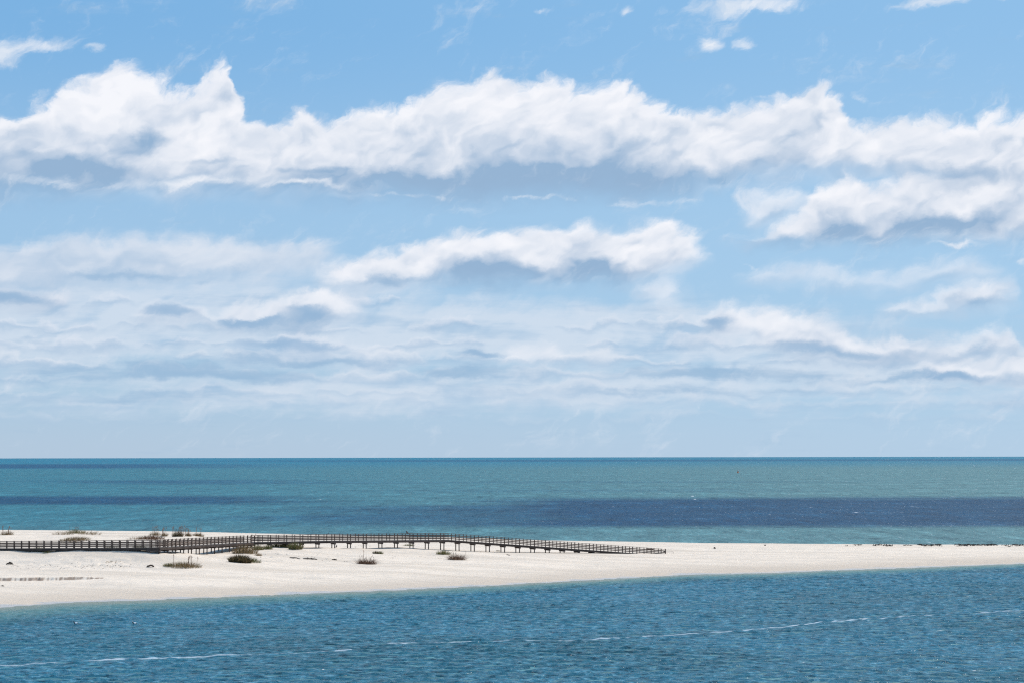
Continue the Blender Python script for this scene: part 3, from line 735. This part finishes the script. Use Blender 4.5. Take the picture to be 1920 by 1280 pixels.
T('grass_tuft', 'thin trailing grass on the right slope of the second dune', 'grass tuft', 168, 1001, 42, 8, m_brown, 130, lean=1.3, group=G1)
T('grass_tuft', 'dense brown grass mound just above the rail near the left edge', 'grass tuft', 140, 1012.5, 56, 8, m_brown, 330, group=G1, wv=.05)
T('grass_tuft', 'spreading dry grass low behind the rail left of the tallest stalks', 'grass tuft', 258, 1010, 44, 7, m_brown, 90, lean=1.2, group=G1)
T('grass_tuft', 'dark brown grass mound behind the rail where the boardwalk begins to turn', 'grass tuft', 283, 1009.5, 48, 8, m_redb, 300, group=G1, wv=.05)
T('grass_tuft', 'tuft with the tallest pink seed stalks on the dune left of the boardwalk bend', 'grass tuft', 290, 1003, 20, 8, m_brown, 150, oats=8, oat_h=1.95, group=G1)
T('grass_tuft', 'small tan tuft with a few stalks right of the tallest stalks', 'grass tuft', 308, 1004.5, 13, 8, m_brown, 110, oats=6, oat_h=1.5, group=G1)
T('grass_tuft', 'dark green bushy tuft with a thick fan of seed stalks on the dune', 'grass tuft', 333, 1005, 20, 11, m_darkg, 260, oats=16, oat_h=1.9, oat_spread=1.1, group=G1)
T('grass_tuft', 'narrow tuft between the dark bushy tuft and the low brown one', 'grass tuft', 353, 1004.5, 11, 8, m_brown, 100, oats=5, oat_h=1.5, group=G1)
T('grass_tuft', 'low brown tuft nearest the sloping boardwalk with three stalks', 'grass tuft', 371, 1004.5, 22, 7, m_brown, 180, oats=4, oat_h=1.5, group=G1)
T('grass_tuft', 'wispy pale stalks standing behind the boardwalk landing', 'grass tuft', 474, 1012, 26, 5, m_brown, 26, oats=6, oat_h=1.9, D=340, group=G1)
T('grass_tuft', 'green tuft spilling down the sand under the left rail', 'grass tuft', 72, 1033, 20, 9, m_green, 210, group=G2)
T('grass_tuft', 'thin grass trailing right of the tuft under the left rail', 'grass tuft', 88, 1036, 16, 5, m_green, 60, lean=1.1, group=G2)
T('grass_tuft', 'short green grass against the boardwalk edge beside the left dune', 'grass tuft', 206, 1029.5, 26, 8, m_green, 190, group=G2)
T('grass_tuft', 'green grass fringe along the boardwalk edge left of the bend', 'grass tuft', 262, 1030, 26, 9, m_green, 260, group=G2)
T('grass_tuft', 'green grass fringe hanging over the sand at the bend', 'grass tuft', 283, 1032, 30, 10, m_green, 280, group=G2)
T('grass_tuft', 'wide low brown green mound on open sand with thin upright stems', 'grass tuft', 345, 1062, 62, 10, m_brown, 480, lean=1.1, oats=8, oat_h=1.75, oat_spread=1.0, group=G2)
T('grass_tuft', 'small green end of the wide mound on open sand', 'grass tuft', 316, 1061, 20, 7, m_green, 130, group=G2)
T('shrub', 'dark green rounded bush on the sand below the boardwalk landing', 'shrub', 450, 1053.5, 40, 14, m_darkg, 700, lean=.7, wv=.07, ry=.9, group=G2)
T('grass_tuft', 'green grass at the right foot of the dark rounded bush', 'grass tuft', 475, 1053, 28, 9, m_green, 170, group=G2)
T('grass_tuft', 'tall feathery brown grass in front of the boardwalk landing', 'grass tuft', 459, 1036, 46, 17, m_brown, 380, lean=.5, oats=7, oat_h=1.6, group=G2)
T('grass_tuft', 'little tan tuft alone on the slope right of the dark bush', 'grass tuft', 484, 1041, 15, 6, m_brown, 80, group=G2)
T('grass_tuft', 'bushy green tuft under the landing of the boardwalk', 'grass tuft', 483, 1030.5, 22, 11, m_green, 220, group=G2)
T('grass_tuft', 'green tuft below the rail just right of the landing', 'grass tuft', 502, 1029, 18, 9, m_green, 170, group=G2)
T('grass_tuft', 'broad green grass mound hiding the boardwalk beam', 'grass tuft', 533, 1024.5, 48, 10, m_green, 480, group=G2)
T('grass_tuft', 'dark green grass spilling down at the right end of the mound', 'grass tuft', 554, 1029, 24, 14, m_green, 380, group=G2)
T('grass_tuft', 'left one of two small olive tufts side by side on open sand', 'grass tuft', 704, 1037, 10, 6, m_darkg, 110, group=G2)
T('grass_tuft', 'right one of two small olive tufts side by side on open sand', 'grass tuft', 713, 1037.5, 11, 6, m_green, 110, group=G2)
T('grass_tuft', 'low green grass between two pile pairs under the boardwalk', 'grass tuft', 766, 1022.5, 20, 5, m_green, 90, lean=1.0, group=G2)
T('grass_tuft', 'yellow green tuft at the foot of the tallest piles', 'grass tuft', 831, 1038.5, 26, 9, m_green, 230, group=G2)
T('shrub', 'withered reddish shrub with one tall bare stem on open sand', 'shrub', 680, 1056, 22, 11, m_redb, 150, lean=1.5, woody=True, oats=1, oat_h=2.0, oat_spread=.2, group=G2)
T('shrub', 'withered dark sprawling shrub beside the tall stemmed one', 'shrub', 695, 1057, 20, 10, m_redb, 150, lean=1.4, wind=(.5, 0), woody=True, group=G2)
T('shrub', 'bare brown shrub with spiky twigs in front of the tallest piles', 'shrub', 856, 1048.5, 32, 11, m_redb, 260, lean=1.4, woody=True, group=G2)
T('grass_tuft', 'tiny dark tuft below the beam of the sloping boardwalk', 'grass tuft', 933, 1024, 7, 3, m_darkg, 40, D=352, group=G2)
T('grass_tuft', 'faint dry sprigs on the trodden sand left of the wide mound', 'grass tuft', 210, 1053, 28, 4, m_brown, 30, lean=1.2, group=G2)

# ------------------------------------------------------------------ driftwood, weed, litter
m_drift = wood('driftwood', (.035, .027, .021), (.09, .068, .054))
m_weed = leafmat('dry_seaweed', (.06, .048, .038), (.15, .12, .095))
def drift(label, x0, y0, x1, y1, th, bumps=1, group='driftwood pieces on the sand'):
    a = hit(x0, y0); b = hit(x1, y1); mb = MB(); c_ = (a+b)/2
    n_ = 7; rings = []
    for i in range(n_):
        f = i/(n_-1); p = a.lerp(b, f); p.z = ground(p.x, p.y)+th*.25+math.sin(f*3.1)*th*.5+random.uniform(-.03, .03)
        r_ = th*(.25+.75*math.sin(.25+f*2.5))*random.uniform(.7, 1.1)*.55
        rings.append((p-c_, Vector((0, r_*1.6, 0)), Vector((0, 0, r_)), 0))
    mb.loft(rings, 8)
    for i in range(4):
        r_ = rings[1+i]; p = Vector(r_[0]); mb.bar(p, p+Vector((random.uniform(-.4, .4), random.uniform(-.3, .3), random.uniform(.03, .14))), .05, .05, t=.3)
    o = mb.build('driftwood', m_drift, smooth=True); o.location = c_; tag(o, label, 'driftwood', group); return o
drift('dark lump of driftwood on the sand below the left rail', 12, 1058, 24, 1057.5, .30)
drift('humped dark driftwood log left of the wide grass mound', 275, 1062.5, 289, 1062, .28)
drift('thin weathered branch, left one of the row below the mid boardwalk', 543, 1045, 563, 1047.5, .16)
drift('longest dark branch in the row below the mid boardwalk', 568, 1047, 595, 1048.5, .18)
drift('short dark branch, right one of the row below the mid boardwalk', 622, 1048.5, 632, 1049.5, .16)
drift('small dark stick on the sand at the left end of the eroded bank', 4, 1098.5, 8, 1098.5, .10)
drift('dark chunk lying alone on the flat sand right of the boardwalk end', 1338, 1028, 1342, 1028, .26)
drift('tiny dark scrap on the crest right of the boardwalk end', 1433, 1022.5, 1436, 1022.5, .18)
drift('low pale stick on the sand under the sloping boardwalk', 949, 1039, 957, 1041, .07)
mb = MB()
for _ in range(520):
    x = 1545+random.random()**.8*560; yy = 1021.9-(x-1545)*.0035+random.gauss(0, 1.0+(x-1545)/700)
    if fbm(np.array([x/26.0]), np.array([3.0]), 91, 3)[0] < -.12+ (.25 if x < 1640 else 0): continue
    p = hit(x, yy)
    for j in range(5):
        c_ = p+Vector((random.gauss(0, .3), random.gauss(0, .5), .0)); c_.z = ground(c_.x, c_.y)+.01; r_ = random.uniform(.05, .13)
        pts = [c_+Vector((math.cos(a)*r_*random.uniform(.6, 1.4), math.sin(a)*r_*random.uniform(.6, 1.2), random.uniform(-.03, .05))) for a in (0, 1.05, 2.1, 3.15, 4.2, 5.2)]
        pts.append(c_+Vector((0, 0, random.uniform(.08, .22))))
        mb.poly(pts, [(i, (i+1) % 6, 6) for i in range(6)])
o = mb.build('seaweed', m_weed); tag(o, 'broken line of dark washed up seaweed along the far right beach crest', 'seaweed', kind='stuff')
mb = MB()
for _ in range(110):
    x = random.uniform(20, 250); yy = random.uniform(1054, 1066) if random.random() < .7 else 1060+random.uniform(-1, 1)
    p = hit(x, yy); r_ = random.uniform(.03, .075)
    pts = [p+Vector((math.cos(a)*r_*1.8*random.uniform(.6, 1.4), math.sin(a)*r_, 0)) for a in (0, 1.05, 2.1, 3.15, 4.2, 5.2)]+[p+Vector((0, 0, r_*.6))]
    mb.poly(pts, [(i, (i+1) % 6, 6) for i in range(6)])
for x0, x1, y0, y1, n_ in ((470, 660, 1036, 1052, 60), (730, 830, 1040, 1046, 26), (640, 720, 1022, 1026, 22)):
    for _ in range(n_):
        p = hit(random.uniform(x0, x1), random.uniform(y0, y1)); r_ = random.uniform(.03, .07)
        pts = [p+Vector((math.cos(a)*r_*1.8*random.uniform(.6, 1.4), math.sin(a)*r_, 0)) for a in (0, 1.05, 2.1, 3.15, 4.2, 5.2)]+[p+Vector((0, 0, r_*.6))]
        mb.poly(pts, [(i, (i+1) % 6, 6) for i in range(6)])
o = mb.build('beach_litter', m_weed); tag(o, 'scattered dark bits of dry weed on the trodden sand', 'dry weed', kind='stuff')

# ------------------------------------------------------------------ birds
def plain(name, c_, r=.7):
    m, n, bs = material(name)
    g = n.node('ShaderNodeNewGeometry'); f = n.noise(S(n, g.outputs['Position']), 14, 3, .6)
    n.put(bs.inputs['Base Color'], n.mix(f, tuple(x*.8 for x in c_), tuple(min(1, x*1.2) for x in c_))); bs.inputs['Roughness'].default_value = r
    return m
m_black = plain('black_feathers', (.02, .022, .028)); m_white = plain('white_feathers', (.80, .80, .78)); m_grey = plain('grey_feathers', (.10, .095, .09)); m_bill = plain('bill_horn', (.16, .20, .24), .5)
def duck(px, py, label, pale_cap, heading):
    d = ray(px, py); D = -(H-.1)/d[2]; loc = Vector((d[0]*D, D, .10))
    root = empty('duck', loc, heading); tag(root, label, 'duck', 'ducks swimming on the bay')
    mb = MB(); rings = []
    # body, tail (+x) to breast (-x), then neck and head in one surface
    for x, z, ry, rz, m_ in ((.25, .07, .01, .008, 0), (.21, .065, .05, .03, 0), (.15, .05, .09, .07, 1), (.05, .05, .115, .10, 1), (-.05, .05, .115, .10, 1), (-.10, .055, .108, .10, 0), (-.15, .07, .09, .09, 0), (-.19, .10, .06, .07, 0)):
        rings.append(((x, 0, z), (0, ry, 0), (0, 0, rz), m_))
    rings += [((-.195, 0, .16), (0, .04, 0), (.042, 0, .012), 0), ((-.205, 0, .20), (0, .042, 0), (.048, 0, .01), 0), ((-.21, 0, .235), (0, .046, 0), (.055, 0, 0), 1 if pale_cap else 0), ((-.21, 0, .265), (0, .04, 0), (.046, 0, 0), 1 if pale_cap else 0), ((-.21, 0, .285), (0, .015, 0), (.02, 0, 0), 0)]
    mb.loft(rings, 14); mb.build('body', [m_black, m_white], root, True)
    mb = MB(); mb.loft([((-.25, 0, .235), (0, .018, 0), (0, 0, .018), 0), ((-.29, 0, .226), (0, .017, 0), (0, 0, .010), 0), ((-.315, 0, .222), (0, .010, 0), (0, 0, .005), 0)], 8); mb.build('bill', m_bill, root, True)
    return root
duck(142.5, 1168.5, 'black and white duck with an all dark head, left one of two swimming', False, .1)
duck(252.5, 1168.5, 'black and white duck with a pale crown, right one of two swimming', True, .25)
def perch_bird(name, label, cat, px, D, z, sc, heading, mat, slim=1.0):
    loc = Vector(((px-960)/F*D, D, z)); root = empty(name, loc, heading); tag(root, label, cat)
    mb = MB(); rings = []
    for x, zz_, r_ in ((.30, -.06, .012), (.22, .0, .03), (.12, .08, .075), (.02, .17, .10), (-.05, .25, .095), (-.09, .32, .06), (-.10, .37, .05), (-.115, .41, .055), (-.12, .45, .035), (-.12, .465, .01)):
        rings.append(((x*sc, 0, zz_*sc), (0, r_*sc*slim, 0), (r_*sc*.7*slim, 0, r_*sc*.7*slim), 0))
    mb.loft(rings, 12); mb.build('body', mat, root, True)
    mb = MB(); mb.loft([((-.15*sc, 0, .42*sc), (0, .018*sc, 0), (0, 0, .018*sc), 0), ((-.24*sc, 0, .395*sc), (0, .006*sc, 0), (0, 0, .006*sc), 0)], 8); mb.build('bill', m_bill, root, True)
    for s_ in (-1, 1):
        mb = MB(); mb.bar((.03*sc, s_*.04*sc, .10*sc), (.01*sc, s_*.04*sc, -.002), .014*sc, .014*sc); mb.build('leg', m_bill, root)
    return root
def rail_pt(px):
    tt = None
    for i in range(len(pl)-1):
        a0, a1 = az_of(pl[i].x, pl[i].y), az_of(pl[i+1].x, pl[i+1].y)
        if a0 <= px <= a1:
            f = (px-a0)/(a1-a0); return pl[i].lerp(pl[i+1], f)
q_ = rail_pt(763.5); perch_bird('bird', 'large dark bird perched on the boardwalk rail near its highest point', 'bird', 763.5, q_.y, q_.z+.03, 1.05, .15, m_grey, 1.5)
q_ = rail_pt(616); perch_bird('bird', 'slim dark bird perched on the boardwalk rail right of the landing', 'bird', 616, q_.y, q_.z+.03, .75, 3.0, m_grey, .55)
p = hit(631.5, 1025.5); perch_bird('bird', 'dark bird standing on the sand between piles under the boardwalk', 'bird', 631.5, p.y, p.z+.02, .9, 2.2, m_grey, 1.2)

# ------------------------------------------------------------------ far buoy
m_or = plain('orange_buoy_paint', (.75, .18, .05), .5)
d = ray(1383.7, 886); D = -H/d[2]; bu = empty('buoy', (d[0]*D, D, 0)); tag(bu, 'small orange buoy far out on the gulf water', 'buoy')
mb = MB(); mb.loft([((0, 0, -.3), (.9, 0, 0), (0, .9, 0), 0), ((0, 0, .5), (1.0, 0, 0), (0, 1.0, 0), 0), ((0, 0, .9), (.7, 0, 0), (0, .7, 0), 0)], 14); mb.build('float', m_or, bu, True)
mb = MB(); mb.loft([((0, 0, .8), (.6, 0, 0), (0, .6, 0), 0), ((0, 0, 2.6), (.35, 0, 0), (0, .35, 0), 0), ((0, 0, 3.0), (.12, 0, 0), (0, .12, 0), 0)], 10); mb.build('tower', m_or, bu, True)

# ------------------------------------------------------------------ view
scn.cycles.use_denoising = False; scn.cycles.max_bounces = 3; scn.cycles.use_adaptive_sampling = True; scn.cycles.adaptive_threshold = .018; scn.cycles.adaptive_min_samples = 12; scn.cycles.filter_width = 1.2
w.cycles.sampling_method = 'MANUAL'; w.cycles.sample_map_resolution = 512
scn.view_settings.view_transform = 'Standard'; scn.view_settings.look = 'None'; scn.view_settings.exposure = 0; scn.view_settings.gamma = 1
print('front posts', nfront, 'objects', len(bpy.data.objects))
